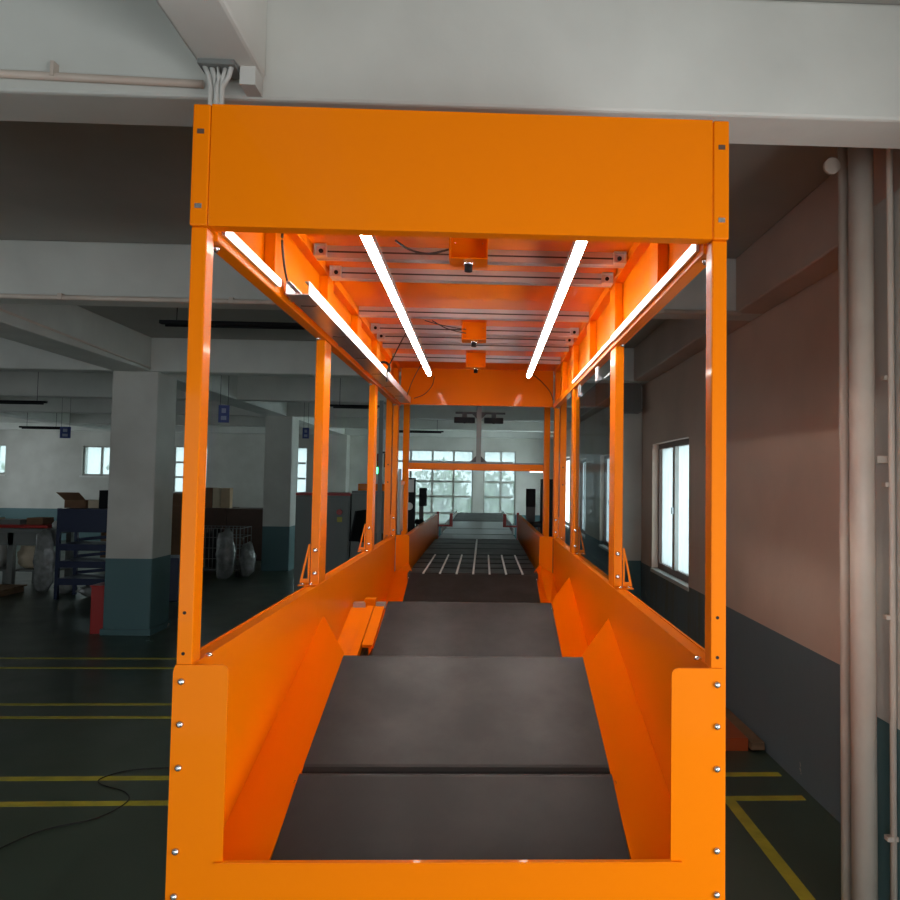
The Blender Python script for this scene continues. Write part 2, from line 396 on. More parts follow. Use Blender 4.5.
MB().tube([(-9, 3.478, 3.175), (-3.2, 3.478, 3.155), (2.60, 3.478, 3.155)], .018, 12).build('pipe', 'pvc', t)
for x in (-5.2, -3.9, -2.3, -1.1, 2.0): MB().box(x, x+.03, 3.455, 3.5, 3.14, 3.18).build('clip', 'pvc', t)
t = thing('conduit_pipe', (-3.28, 5.5, 3.25), 'thin conduit along the side of the left lengthwise beam', 'pipe')
MB().tube([(-3.285, 3.76, 3.27), (-3.285, 7.15, 3.19)], .012, 8).build('pipe', 'pvc', t)
tag(MB().box(2.36, 2.71, 7.40, 7.60, 2.79, 3.40).box(2.34, 2.73, 7.38, 7.40, 2.79, 2.83).build('air_duct', 'greyduct'),
    'dark grey duct end hanging high beside the right wall pilaster', 'duct')

# unlit strip lamps hung under the ceiling
def strip_lamp(x0, x1, y, z, label):
    t = thing('strip_lamp', ((x0+x1)/2, y, z), label, 'lamp', 'unlit dark strip lamps')
    MB().box(x0, x1, y-.03, y+.03, z, z+.035).build('housing', 'black', t, bevel=.006)
    MB().tube([(x0+.05, y, z-.012), (x1-.05, y, z-.012)], .012, 8).build('tube', 'black', t)
    for x in (x0+.15, x1-.15): MB().tube([(x, y, z+.035), (x, y, 3.57)], .004, 6).build('hanger', 'black', t)
strip_lamp(-2.25, -.55, 5.0, 3.29, 'dark unlit strip lamp seen between the first two left posts')
strip_lamp(-1.70, -.9, 9.9, 3.03, 'dark unlit strip lamp seen left of the third left post')
strip_lamp(-7.6, -6.14, 10.0, 3.01, 'dark unlit strip lamp high at the left edge, nearer one')
strip_lamp(-9.0, -8.1, 14.0, 2.86, 'dark unlit strip lamp at the far left above the work table')
strip_lamp(-1.5, -.2, 15.3, 3.0, 'dark unlit strip lamp seen through the rear frame opening')

def sign(x0, x1, y, z0, z1, label):
    t = thing('hanging_sign', ((x0+x1)/2, y, z0), label, 'sign', 'blue bay signs')
    MB().box(x0, x1, y-.006, y+.006, z0, z1).build('plate', 'signblue', t)
    w = x1-x0; h = z1-z0
    MB().box(x0+w*.3, x1-w*.3, y-.009, y-.0065, z0+h*.55, z0+h*.82).build('sign_mark', 'signwhite', t)
    MB().box(x0+w*.25, x1-w*.25, y-.009, y-.0065, z0+h*.15, z0+h*.38).build('sign_mark', 'signwhite', t)
    for x in (x0+.02, x1-.02): MB().tube([(x, y, z1), (x, y, 3.157 if abs(y-7.3) < .3 else 3.5)], .003, 6).build('hanger', 'black', t)
sign(-7.04, -6.85, 12., 2.56, 2.77, 'blue hanging bay sign above the blue rack at far left')
sign(-2.76, -2.62, 8., 2.61, 2.84, 'blue hanging bay sign just inside the left front post')
sign(-2.63, -2.51, 12., 2.63, 2.83, 'blue hanging bay sign beside the far pillar, right of it')

# ------------------------------------------------------------------ the orange tunnel
T = thing('sorting_tunnel', (.675, 2.0, 0), 'large orange sheet-metal parcel scanning tunnel with open window bays', 'machine')
zt, zh, zl, zlip = .687, .4583, -.341, -.6875
ZB = -1.10   # bottom of the skirts
# front U panel
def arc(cx, cz, r, a0, a1, n=5):
    return [(cx+r*math.cos(math.radians(a0+(a1-a0)*i/n)), cz+r*math.sin(math.radians(a0+(a1-a0)*i/n))) for i in range(n+1)]
r = .012
out = [(0, ZB), (1, ZB)]+[(1, zl-r)]+[(1-.004, zl)]
out += arc(.902+r, zl-r, r, 90, 180)
out += [(.902, zlip), (.098, zlip)]
out += arc(.098-r, zl-r, r, 0, 90)
out += [(.004, zl), (0, zl-r)]
b = MB(); b.prism([mp(x-.004, 0, z) for x, z in out], (0, .004, 0)); fp = b.build('front_panel', 'orange', T)
MB().mbox(.080, .918, -.006, .006, zlip-.002, zlip+.0015).build('lip_flange', 'orange', T, bevel=.002)
for x in (.0115, .982):
    for z in (-.3705, -.446, -.5225, -.6685, -.7465):
        c = mp(x, 0, z); MB().dome(c, .0088, (0, -1, 0), .008).build('bolt', 'steel', T)
# front posts
for s, (x0, x1) in ((0, (-.001, .0275)), (1, (.9715, 1.0))):
    b = MB(); b.mbox(x0, x1, .004, .043, -1.10, zh); p = b.build('front_post', 'orange', T, bevel=.003)
    for z in ((-.249, -.322)):
        c = mp((x0+x1)/2-.002, .0035, z); MB().tube([(c[0], c[1]+.002, c[2]), (c[0], c[1]-.0005, c[2])], .0042, 10).build('bolt_hole', 'black', p)
# header
MB().mbox(.0325, .9695, -.004, .0, zh, zt).build('header_panel', 'orange', T)
MB().mbox(.0325, .9695, .0, .028, zh, zh+.004).mbox(.0325, .9695, .0, .05, zt-.004, zt).build('header_return', 'orange', T)
for x0, x1, hx in ((-.002, .0308, .0135), (.971, 1.0015, .987)):
    p = MB().mbox(x0, x1, -.004, .05, zh+.0005, zt).build('header_corner', 'orange', T, bevel=.004)
    for z in (.495, .635):
        c = mp(hx, -.0045, z); MB().box(c[0]-.0085, c[0]+.0085, c[1]-.0005, c[1]+.001, c[2]-.006, c[2]+.006).build('slot_hole', 'darkwood' if z > .5 else 'steel', p)
# side walls below the rail, rails, bays
P_Y = [(1.028, 1.125), (2.14, 2.225), (3.085, 3.15)]
for s in (0, 1):
    X = (lambda v: v) if s == 0 else (lambda v: 1-v)
    # lower side panels in three lengths with a hairline seam
    ys = [.006, 1.018, 2.115, 3.06]
    for a, c in zip(ys, ys[1:]):
        MB().mbox(X(.0275), X(.0305), a+.0008, c-.0008, ZB, -.340).build('side_panel', 'orange', T)
    MB().mbox(X(-.004), X(.0272), .044, 3.16, -.347, -.3425).build('side_flange', 'orange', T)
    MB().mbox(X(-.006), X(-.0005), .044, 3.16, ZB, -.340).build('outer_skirt', 'orange', T)
    # upper rail and eaves
    MB().mbox(X(.002), X(.0335), .044, 3.16, .4445, .474).build('upper_rail', 'orange', T, bevel=.003)
    MB().mbox(X(.002), X(.0315), .05, 3.16, .655, .676).build('eaves_rail', 'orange', T, bevel=.002)
    MB().mbox(X(.0325), X(.040), .10, .95, .648, .6755).mbox(X(.0325), X(.040), 1.10, 2.0, .648, .6755).mbox(X(.0325), X(.040), 2.14, 3.0, .648, .6755).build('eaves_angle', 'orange', T)
    ys = [.052, 1.07, 2.18, 3.155]
    for a, c in zip(ys, ys[1:]):
        MB().mbox(X(.001), X(.005), a, c-.001, .474, .655).build('upper_side_panel', 'orange', T)
    for a, c in ((.43, .515), (1.028, 1.125), (1.60, 1.69), (2.14, 2.225), (2.64, 2.72), (3.0, 3.075)):
        MB().mbox(X(.006), X(.0325), a, c, .4745, .6545).build('upper_post', 'orange', T, bevel=.002)
    for i, (a, c) in enumerate(P_Y):
        p = MB().mbox(X(.0), X(.0285), a, c, -.3405, .444).build('post', 'orange', T, bevel=.003)
        for z in (-.232, -.305):
            q = mp(X(.0155), a, z); MB().dome(q, .0105, (0, -1, 0), .010).build('bolt', 'steel', p)
        q = mp(X(.012), a-.03, .4445); MB().dome(q, .010, (0, 0, -1), .012).build('bolt', 'steel', p)
        # slotted gusset foot
        g = MB(); w = .031; h = .128; y = a-.004
        pts = [(-.001, -.341), (-w, -.341), (-w, -.330), (-.006, -.341+h), (-.001, -.341+h)]
        hole = [(-.007, -.322), (-.022, -.322), (-.007, -.245)]
        # triangle frame made from three bars around the slot
        def q3(x, z): return mp(X(x), y, z)
        e = (0, .004*S, 0)
        g.prism([q3(*pts[0]), q3(*pts[1]), q3(*pts[2]), q3(*hole[1]), q3(*hole[0])], e)
        g.prism([q3(*pts[2]), q3(*pts[3]), q3(*hole[2]), q3(*hole[1])], e)
        g.prism([q3(*pts[3]), q3(*pts[4]), q3(*pts[0]), q3(*hole[0]), q3(*hole[2])], e)
        g.mbox(X(-w), X(.0265), y-.028, y-.001, -.3415, -.338)
        g.build('gusset_foot', 'orange', p)
        for x in (-.018, .008):
            q = mp(X(x), y-.015, -.338); MB().dome(q, .008, (0, 0, 1), .007).build('bolt', 'steel', p)
    # corner foot angle at the front post
    q = mp(X(.034), .068, -.3405); MB().dome(q, .009, (0, 0, 1), .008).build('bolt', 'steel', T)
    MB().prism([mp(X(.0), .045, -.340), mp(X(.0), .045, -.275), mp(X(.0), .085, -.340)], (.003 if s == 0 else -.003, 0, 0)).build('corner_gusset', 'orange', T)
    q = mp(X(.020), .075, .444); MB().dome(q, .0095, (0, 0, -1), .016).build('bolt', 'steel', T)
    # taller outer stiffener behind the last post
    p = MB().mbox(X(-.045), X(-.008), 3.10, 3.15, -1.10, .56).build('outer_post', 'orange', T, bevel=.002)
    for z in (.085, .07-.09):
        q = mp(X(-.026), 3.0995, z); MB().tube([q, (q[0], q[1]-.002, q[2])], .006, 8).build('bolt_hole', 'black', p)
    for a in (.004, 1.5, 3.0):
        MB().mbox(X(.0), X(.026), a+.045, a+.085, -1.4095, ZB).build('leg', 'orange', T)
# roof
for a, c in ((.05, 1.06), (1.062, 2.14), (2.142, 3.16)):
    MB().mbox(0, 1, a, c, .6765, .6805).build('roof_panel', 'orange', T)
PROF = [.80, 1.02, 1.56, 1.885, 2.07, 2.25, 2.64]
for y in PROF:
    h = .0165
    b = MB()
    b.mbox(.045, .955, y-h, y-h+.010, .640, .6762); b.mbox(.045, .955, y+h-.010, y+h, .640, .6762)
    b.mbox(.045, .955, y-h+.010, y+h-.010, .650, .672)
    b.mbox(.045, .955, y-.0035, y+.0035, .641, .650)
    b.mbox(.045, .955, y-h-.0003, y-h+.0003, .6555, .6605, mi=1)
    p = b.build('aluminium_profile', ['alu', 'darksteel'], T)
    if y in (.80, 1.02, 1.885, 2.07):
        for s in (0, 1):
            X = (lambda v: v) if s == 0 else (lambda v: 1-v)
            k = MB(); yy = y-h-.004
            k.mbox(X(.046), X(.082), yy-.018, yy, .6395, .6425); k.mbox(X(.046), X(.082), yy-.018, yy, .671, .6745)
            k.mbox(X(.046), X(.049), yy-.018, yy, .6425, .671); k.mbox(X(.079), X(.082), yy-.018, yy, .6425, .671)
            k.mbox(X(.049), X(.079), yy-.003, yy, .6425, .671)
            q = mp(X(.064), yy-.003, .657); k.dome(q, .009, (0, -1, 0), .010, mi=1)
            k.build('corner_bracket', ['alu', 'black'], p)
# end panel
MB().mbox(.036, .964, 3.135, 3.139, .455, .676).build('end_panel', 'orange', T)
MB().mbox(.034, .966, 3.10, 3.134, .451, .4555).build('end_panel_flange', 'orange', T)
# deflector plates beside the inclined belts
def plate(pts, nm='deflector_plate'):
    MB().prism([mp(*p) for p in pts], (0, 0, -.004)).build(nm, 'orange', T)
for s in (0, 1):
    X = (lambda v: v) if s == 0 else (lambda v: 1-v)
    plate([(X(.031), .006, -.771), (X(.031), 1.10, -.452), (X(.166), .745, -.4915), (X(.166), .012, -.7115)])
    plate([(X(.031), 2.0, -.862), (X(.031), 3.055, -.546), (X(.114), 3.055, -.500), (X(.166), 2.70, -.4935), (X(.166), 1.9, -.7335)])
plate([(.969, 1.0, -.817), (.969, 2.22, -.460), (.834, 1.68, -.4915), (.834, .9, -.7255)])
# open slide-plate mechanism on the left of the third belt
A = thing('slide_plate_assembly', mp(.1, 1.4, -.75), 'raised orange slide plates with grey profile ends left of the third belt', 'mechanism')
def inc(x0, x1, y0, y1, lift, th, nm, m='orange'):
    f = lambda y: -.500-(1.62-y)*.285+lift
    MB().prism([mp(x0, y0, f(y0)), mp(x1, y0, f(y0)), mp(x1, y1, f(y1)), mp(x0, y1, f(y1))], (0, 0, -th*S)).build(nm, m, A)
inc(.034, .092, 1.10, 1.60, -.004, .006, 'slide_plate')
inc(.095, .123, 1.10, 1.60, .004, .030, 'guide_bar')
inc(.126, .163, 1.30, 1.60, .002, .010, 'slide_plate')
MB().mbox(.040, .088, 1.605, 1.64, -.515, -.492).build('profile_end', 'alu', A)
MB().mbox(.130, .166, 1.605, 1.64, -.515, -.492).build('profile_end', 'alu', A)
MB().mbox(.084, .128, 1.61, 1.66, -.512, -.478).build('clamp_block', 'orange', A)
MB().mbox(.128, .160, 1.20, 1.56, -.72, -.66).build('support', 'darksteel', A)
MB().mbox(.06, .12, 1.25, 1.5, -1.4095, -.64).build('support', 'darksteel', A)

# acrylic pane in the second right bay and clamps
g = thing('acrylic_guard', mp(.985, 1.55, -.338), 'grey tinted clear guard pane in the second right window bay', 'pane')
MB().mbox(.983, .986, 1.130, 2.135, -.337, .385).build('pane', 'tint', g)
for y in (1.42, 1.95): MB().mbox(.972, .979, y, y+.05, .40, .438).mbox(.972, .988, y, y+.05, .386, .40).build('clamp', 'alu', g)

# aluminium tray on the left rail
t = thing('cable_tray', mp(.1, 1.7, .433), 'bare aluminium channel tray running along the left upper rail', 'tray')
b = MB(); b.mbox(.044, .103, .485, 3.08, .455, .4578); b.mbox(.044, .0465, .485, 3.08, .4578, .489); b.mbox(.1005, .103, .485, 3.08, .4578, .489)
b.mbox(.0465, .055, .485, 3.08, .4865, .489); b.mbox(.092, .1005, .485, 3.08, .4865, .489)
b.build('channel', 'alu', t)
for y in (.55, 1.2, 1.75, 2.3, 2.85):
    MB().mbox(.0345, .0435, y, y+.03, .458, .461).build('mounting_tab', 'alu', t)
for i in range(6): MB().mbox(.054, .094, .60+i*.42, .61+i*.42, .4540, .4549).build('slot', 'darksteel', t)

# LED tubes
def led(x, label):
    t = thing('led_tube_light', mp(x, 1.64, .60), label, 'light', 'ceiling led tubes')
    zz = lambda y: .603-(y-.45)*.0145
    MB().prism([mp(x-.013, .45, zz(.45)+.009), mp(x+.013, .45, zz(.45)+.009), mp(x+.013, 2.64, zz(2.64)+.009), mp(x-.013, 2.64, zz(2.64)+.009)], (0, 0, .012)).prism([mp(x-.0155, .45, zz(.45)-.001), mp(x-.0135, .45, zz(.45)-.001), mp(x-.0135, 2.64, zz(2.64)-.001), mp(x-.0155, 2.64, zz(2.64)-.001)], (0, 0, .026)).prism([mp(x+.0135, .45, zz(.45)-.001), mp(x+.0155, .45, zz(.45)-.001), mp(x+.0155, 2.64, zz(2.64)-.001), mp(x+.0135, 2.64, zz(2.64)-.001)], (0, 0, .026)).build('back_channel', 'alu', t)
    MB().tube([mp(x, .452, zz(.452)), mp(x, 2.638, zz(2.638))], .0165, 14).build('diffuser', 'led', t)
    for y in PROF[:6]: MB().mbox(x-.004, x+.004, y-.006, y+.006, zz(y)+.0185, .6398).build('mounting_clip', 'alu', t)
led(.243, 'long lit white tube light under the roof, left of the cameras')
led(.784, 'long lit white tube light under the roof, right of the cameras')
# LED strips on the side rails
t = thing('led_strip_light', mp(.05, .25, .46), 'short lit strip light on the left rail in front of the tray', 'light')
MB().mbox(.0345, .041, .062, .44, .462, .480).build('housing', 'alu', t); MB().mbox(.0412, .046, .064, .438, .463, .479).build('diffuser', 'ledstrip', t)
t = thing('led_strip_light', mp(.95, .5, .46), 'lit strip light along the first right rail', 'light')
MB().mbox(.9655, .959, .068, 1.02, .458, .476).build('housing', 'alu', t); MB().mbox(.9588, .9545, .07, 1.018, .459, .475).build('diffuser', 'ledstrip', t)
t = thing('led_strip_light', mp(.95, 1.5, .46), 'thinner lit strip light on the right rail past the first post', 'light')
MB().mbox(.9655, .960, 1.04, 2.1, .462, .473).build('housing', 'alu', t); MB().mbox(.9598, .957, 1.042, 2.098, .463, .4725).build('diffuser', 'ledstrip', t)

# roof cameras
def cam(y, label):
    t = thing('scanner_camera', mp(.515, y, .55), label, 'camera', 'roof scanner cameras')
    b = MB(); x0, x1 = .444, .548
    b.mbox(x0, x0+.003, y, y+.085, .592, .6755); b.mbox(x1-.003, x1, y, y+.085, .592, .6755)
    b.mbox(x0+.003, x1-.003, y+.050, y+.053, .595, .6755); b.mbox(x0+.003, x1-.003, y, y+.085, .592, .595)
    b.build('bracket', 'orange', t)
    MB().mbox(.485, .507, y+.055, y+.082, .596, .65).build('camera_body', 'black', t)
    q = mp(.496, y+.03, .592); MB().tube([q, (q[0], q[1], q[2]-.012)], .0165, 16).build('lens_ring', 'steel', t)
    MB().tube([(q[0], q[1], q[2]-.012), (q[0], q[1], q[2]-.036)], .0145, 16).build('lens', 'black', t)
    for dx in (-.038, .038):
        for dz in (.61, .65):
            q = mp(.496+dx, y+.050, dz); MB().dome(q, .0035, (0, -1, 0), .003).build('bolt', 'steel', t)
cam(.60, 'orange bracketed scanner camera nearest the header, with black lens')
cam(1.735, 'orange bracketed scanner camera at mid roof, between the other two')
cam(2.50, 'orange bracketed scanner camera farthest back, by the end panel')

# loose cables
def cable(pts, label, r=.004):
    # smooth through points
    P = [Vector(mp(*p)) for p in pts]; path = []
    for i in range(len(P)-1):
        p0 = P[max(i-1, 0)]; p1 = P[i]; p2 = P[i+1]; p3 = P[min(i+2, len(P)-1)]
        for k in range(6):
            u = k/6
            path.append(.5*((2*p1)+(-p0+p2)*u+(2*p0-5*p1+4*p2-p3)*u*u+(-p0+3*p1-3*p2+p3)*u**3))
    path.append(P[-1])
    o = MB().tube(path, r, 8).build('cable', 'cable'); tag(o, label, 'cable'); return o
cable([(.30, .60, .636), (.34, .60, .612), (.39, .60, .603), (.444, .62, .622)], 'black cable looping to the left of the nearest roof camera')
cable([(.33, 1.6, .638), (.38, 1.66, .622), (.43, 1.70, .616), (.461, 1.75, .620)], 'black cable looping to the left of the middle roof camera', .003)
cable([(.30, 1.6, .638), (.36, 1.64, .630), (.43, 1.72, .634), (.461, 1.77, .640)], 'upper thin cable joining the middle roof camera', .0025)
cable([(.245, 1.62, .62), (.20, 1.72, .585), (.15, 1.85, .535), (.11, 1.95, .49), (.10, 2.0, .440)], 'black cable sloping from the left tube down to the tray', .004)
cable([(.245, 2.4, .62), (.20, 2.5, .58), (.155, 2.6, .52), (.12, 2.7, .46)], 'black cable hanging from far end of the left tube', .003)
cable([(.25, 2.95, .60), (.235, 2.98, .55), (.19, 2.99, .50), (.13, 2.99, .475)], 'black cable curving across the end panel at left', .003)
cable([(.82, 2.90, .62), (.88, 2.95, .58), (.93, 2.98, .53), (.95, 2.98, .48)], 'thin cable curving across the end panel at right', .003)
cable([(.036, .52, .645), (.040, .47, .62), (.042, .45, .58), (.042, .48, .52), (.044, .52, .478)], 'pair of black cables hanging in front of the first upper left panel', .004)
t = thing('warning_buzzer', mp(.055, 2.2, .50), 'small round orange and black buzzer behind the tray on the left', 'buzzer')
c = mp(.06, 2.2, .53); MB().tube([c, (c[0], c[1]-.03, c[2])], .045, 18).build('rim', 'black', t); MB().tube([(c[0], c[1]-.03, c[2]), (c[0], c[1]-.036, c[2])], .028, 16).build('face', 'orange', t)
MB().mbox(.0335, .07, 2.195, 2.235, .475, .50).build('bracket', 'black', t)

# ------------------------------------------------------------------ belt conveyors
def capsule(y0, z0, y1, z1, r, n=10):
    """closed belt outline in the y-z plane, top line through the two given points"""
    d = Vector((y1-y0, z1-z0)); L = d.length; d.normalize(); nrm = Vector((-d.y, d.x))
    a = Vector((y0, z0))+d*r-nrm*r; c = Vector((y1, z1))-d*r-nrm*r
    pts = []
    for i in range(n+1):
        t_ = math.pi/2+math.pi*i/n; v = d*math.cos(t_)+nrm*math.sin(t_); pts.append(a+v*r)
    for i in range(n+1):
        t_ = -math.pi/2+math.pi*i/n; v = d*math.cos(t_)+nrm*math.sin(t_); pts.append(c+v*r)
    return pts, a, c
def belt(parent, x0, x1, y0, z0, y1, z1, r=.028, m='belt', nm='belt'):
    pts, a, c = capsule(y0, z0, y1, z1, r)
    return MB().prism([mp(x0, p.x, p.y) for p in pts], ((x1-x0)*S, 0, 0)).build(nm, m, parent, smooth=False), a, c
def conveyor(y0, z0, y1, z1, label, r=.028, x0=.167, x1=.833, m='belt', group='tunnel belts', legs=True):
    t = thing('belt_conveyor', mp(.5, (y0+y1)/2, -Z0/S), label, 'conveyor', group)
    o, a, c = belt(t, x0, x1, y0, z0, y1, z1, r, m)
    # drum shafts and side frames under the belt
    for q in (a, c):
        for xa, xb in ((x0-.010, x0-.0005), (x1+.0005, x1+.010)):
            MB().tube([mp(xa, q.x, q.y), mp(xb, q.x, q.y)], .012, 12).build('shaft', 'steel', t)
    for xa, xb in ((x0+.01, x0+.03), (x1-.03, x1-.01)):
        lo = [mp(xa, a.x+.03, a.y-r-.002), mp(xa, c.x-.03, c.y-r-.002), mp(xa, c.x-.03, c.y-r-.05), mp(xa, a.x+.03, a.y-r-.05)]
        MB().prism(lo, ((xb-xa)*S, 0, 0)).build('side_frame', 'darksteel', t)
        for yy, zz in ((a.x+.06, a.y), (c.x-.06, c.y)):
            if legs: MB().mbox(xa, xb, yy-.012, yy+.012, -Z0/S, zz-r-.048).build('leg', 'darksteel', t)
    return t
conveyor(.020, -.716, .262, -.6235, 'wide black belt nearest the viewer, behind the orange front lip', r=.022)
conveyor(.266, -.632, .745, -.4865, 'second black belt from the front, rising behind the slot', r=.026)
conveyor(.84, -.725, 1.715, -.4935, 'third black belt from the front, beside the raised slide plates')
conveyor(1.82, -.715, 2.60, -.491, 'fourth black belt, just before the grid of small belts')
# grid of small belts
t = thing('belt_singulator', mp(.5, 3.1, -Z0/S), 'grid of small black belts with seven white lines between lanes', 'conveyor')
lane = .0885; X0 = .5-4*lane; rows = [(2.615, 2.865), (2.875, 3.115), (3.125, 3.365), (3.375, 3.625)]
for a, c in rows:
    for k in range(8):
        belt(t, X0+k*lane+.006, X0+(k+1)*lane-.006, a, -.4985, c, -.4985, .022)
for k in range(1, 8):
    MB().mbox(X0+k*lane-.0045, X0+k*lane+.0045, 2.62, 3.62, -.515, -.4975).build('lane_divider', 'white', t)
MB().mbox(X0, X0+8*lane, 2.63, 3.62, -.60, -.545).build('bed', 'darksteel', t)
for x in (X0+.02, X0+8*lane-.05):
    for y in (2.68, 3.55): MB().mbox(x, x+.03, y, y+.03, -Z0/S, -.60).build('leg', 'darksteel', t)
t = thing('belt_conveyor', mp(.5, 4.3, -Z0/S), 'pair of dark belt lanes split by a pale central divider', 'conveyor')
for a, c in ((3.635, 4.07), (4.08, 4.50), (4.51, 4.93)):
    for xa, xb in ((X0+.004, .492), (.508, 1-X0-.004)): belt(t, xa, xb, a, -.4985, c, -.4985, .022, 'belt')
MB().mbox(.494, .506, 3.64, 4.92, -.52, -.4965).build('lane_divider', 'white', t)
MB().mbox(X0, 1-X0, 3.65, 4.92, -.60, -.545).build('bed', 'darksteel', t)
for x in (X0+.02, 1-X0-.05):
    for y in (3.7, 4.85): MB().mbox(x, x+.03, y, y+.03, -Z0/S, -.60).build('leg', 'darksteel', t)
fl_ = [(4.945, 5.49, 'first smooth grey belt section past the divided lanes', 'beltgrey'),
       (5.505, 6.29, 'second smooth grey belt section, level with the red brackets', 'beltgrey'),
       (6.305, 7.69, 'third smooth grey belt section with pale side rails', 'beltgrey'),
       (7.705, 10.1, 'last dark belt section ending below the far windows', 'belt')]
for a, c, lb, m_ in fl_:
    q = conveyor(a, -.4975, c, -.4975, lb, r=.024, x0=.169, x1=.831, m=m_, group='flat outfeed belts')
    if a > 5.5:
        for xa, xb in ((.138, .156), (.844, .862)): MB().mbox(xa, xb, max(a, 5.95), c, -.53, -.470).build('side_rail', 'white', q)
# far conveyor housing
H = thing('conveyor_housing', mp(.5, 4.4, -Z0/S), 'narrower orange side walls flanking the belt grid behind the tunnel', 'guard')
for s in (0, 1):
    X = (lambda v: v) if s == 0 else (lambda v: 1-v)
    MB().mbox(X(.110), X(.1135), 3.066, 5.84, -.80, -.330).build('side_panel', 'orange', H)
    MB().mbox(X(.085), X(.1095), 3.066, 5.84, -.334, -.330).build('side_flange', 'orange', H)
    MB().mbox(X(.034), X(.1135), 3.062, 3.0655, -.80, -.3305).build('corner_panel', 'orange', H)
    for y in (3.2, 5.7): MB().mbox(X(.085), X(.108), y, y+.04, -Z0/S, -.336).build('leg', 'orange', H)
def red_bracket(s, label):
    X = (lambda v: v) if s == 0 else (lambda v: 1-v)
    t = thing('red_bracket', mp(X(.12), 5.9, -.5), label, 'bracket', 'red end brackets')
    MB().mbox(X(.100), X(.122), 5.86, 5.90, -.45, -.31).build('upright', 'red', t)
    MB().mbox(X(.122), X(.1275), 5.86, 5.90, -.45, -.43).mbox(X(.1), X(.225), 5.86, 5.90, -.452, -.435).build('cross_piece', 'red', t)
    MB().mbox(X(.225), X(.255), 5.86, 5.90, -.452, -.325).build('upright', 'red', t)
    MB().mbox(X(.105), X(.120), 5.87, 5.89, -Z0/S, -.452).build('leg', 'red', t)
red_bracket(0, 'red U-shaped bracket at the far left end of the orange side wall')
red_bracket(1, 'red U-shaped bracket at the far right end of the orange side wall')

# ------------------------------------------------------------------ rear portal
G = thing('portal_frame', mp(.5, 3.4, -Z0/S), 'orange portal frame behind the tunnel with low crossbar and grey mast', 'frame')
for x0, x1 in ((.030, .068), (.932, .970)):
    MB().mbox(x0, x1, 3.37, 3.41, -Z0/S, .56).build('post', 'orange', G, bevel=.003)
MB().mbox(.069, .931, 3.37, 3.41, .062, .105).build('crossbar', 'orange', G, bevel=.004)
MB().mbox(.0685, .9315, 3.37, 3.41, .525, .56).build('top_bar', 'orange', G)
MB().mbox(.069, .931, 3.375, 3.405, .106, .114).build('cap_strip', 'grey', G)
MB().mbox(.497, .528, 3.378, 3.402, .115, .50).build('mast', 'grey', G)
MB().prism([mp(.497, 3.39, .115), mp(.455, 3.39, .115), mp(.497, 3.39, .155)], (0, .005, 0)).prism([mp(.528, 3.39, .115), mp(.570, 3.39, .115), mp(.528, 3.39, .155)], (0, .005, 0)).build('mast_gusset', 'darksteel', G)
MB().mbox(.36, .497, 3.38, 3.40, .425, .437).mbox(.528, .68, 3.38, 3.40, .425, .437).build('mast_arm', 'darksteel', G)
MB().prism([mp(.497, 3.39, .395), mp(.467, 3.39, .425), mp(.497, 3.39, .425)], (0, .005, 0)).prism([mp(.528, 3.39, .395), mp(.558, 3.39, .425), mp(.528, 3.39, .425)], (0, .005, 0)).build('mast_gusset', 'darksteel', G)
for x in (.11, .885): MB().mbox(x-.04, x+.04, 3.374, 3.406, .0555, .0615).build('marker_lamp', 'ledstrip', G)
for x0, x1, lb in ((.352, .486, 'black 3D camera bar hung left of the grey mast'), (.545, .668, 'black 3D camera bar hung right of the grey mast')):
    t = thing('depth_camera', mp((x0+x1)/2, 3.39, .36), lb, 'camera', 'depth cameras')
    MB().mbox(x0, x1, 3.37, 3.41, .366, .402).build('body', 'black', t, bevel=.004)
    q = mp((x0+x1)/2, 3.37, .380); MB().tube([q, (q[0], q[1]-.01, q[2])], .026, 14).build('lens', 'black', t)
    MB().mbox((x0+x1)/2-.015, (x0+x1)/2+.015, 3.38, 3.40, .402, .4245).build('yoke', 'darksteel', t)
t = thing('white_guard', mp(.06, 3.2, -.34), 'white guard sheet in a thin orange frame by the left rear posts', 'panel')
MB().mbox(.042, .0445, 3.125, 3.33, -.325, -.035).build('sheet', 'panelwhite', t)
MB().mbox(.036, .052, 3.125, 3.33, -.034, -.012).build('top_rail', 'orange', t)
MB().mbox(.036, .052, 3.10, 3.123, -.329, .06).build('side_rail', 'grey', t)

# ------------------------------------------------------------------ scanners beyond the portal
def scanner(x0, x1, y, z0, z1, label, mark):
    t = thing('side_scanner', ((x0+x1)/2, y, 0), label, 'scanner', 'side scanners')
    MB().box(x0, x1, y, y+.14, z0, z1).build('housing', 'black', t, bevel=.006)
    MB().box(x0-.0, x0+.05 if x0 < .5 else x1, y+.05, y+.10, 0, z0).build('stand', 'darksteel', t)
    if mark:
        c = ((x0+x1)/2+.01, y-.001, z0+(z1-z0)*.55); MB().tube([c, (c[0], c[1]-.01, c[2])], .045, 16).build('lens', 'white', t)
        MB().box(x0+.01, x1-.01, y-.004, y-.0005, z1-.17, z1-.02).build('label_plate', 'white', t)
    return t
scanner(-.22, -.075, 7.0, 1.17, 1.92, 'tall black scanner with white round window, left of the belt', True)
scanner(-.035, .05, 7.15, 1.58, 1.80, 'small black scanner head beside the tall left scanner', False)
scanner(1.265, 1.375, 7.15, 1.59, 1.81, 'small black scanner head on the right of the belt', False)
scanner(1.43, 1.60, 7.0, 1.20, 1.93, 'tall black scanner post on the right of the belt', False)
t = thing('barrel_camera', (1.33, 7.0, 0), 'small black barrel camera pointing inward on the right', 'camera')
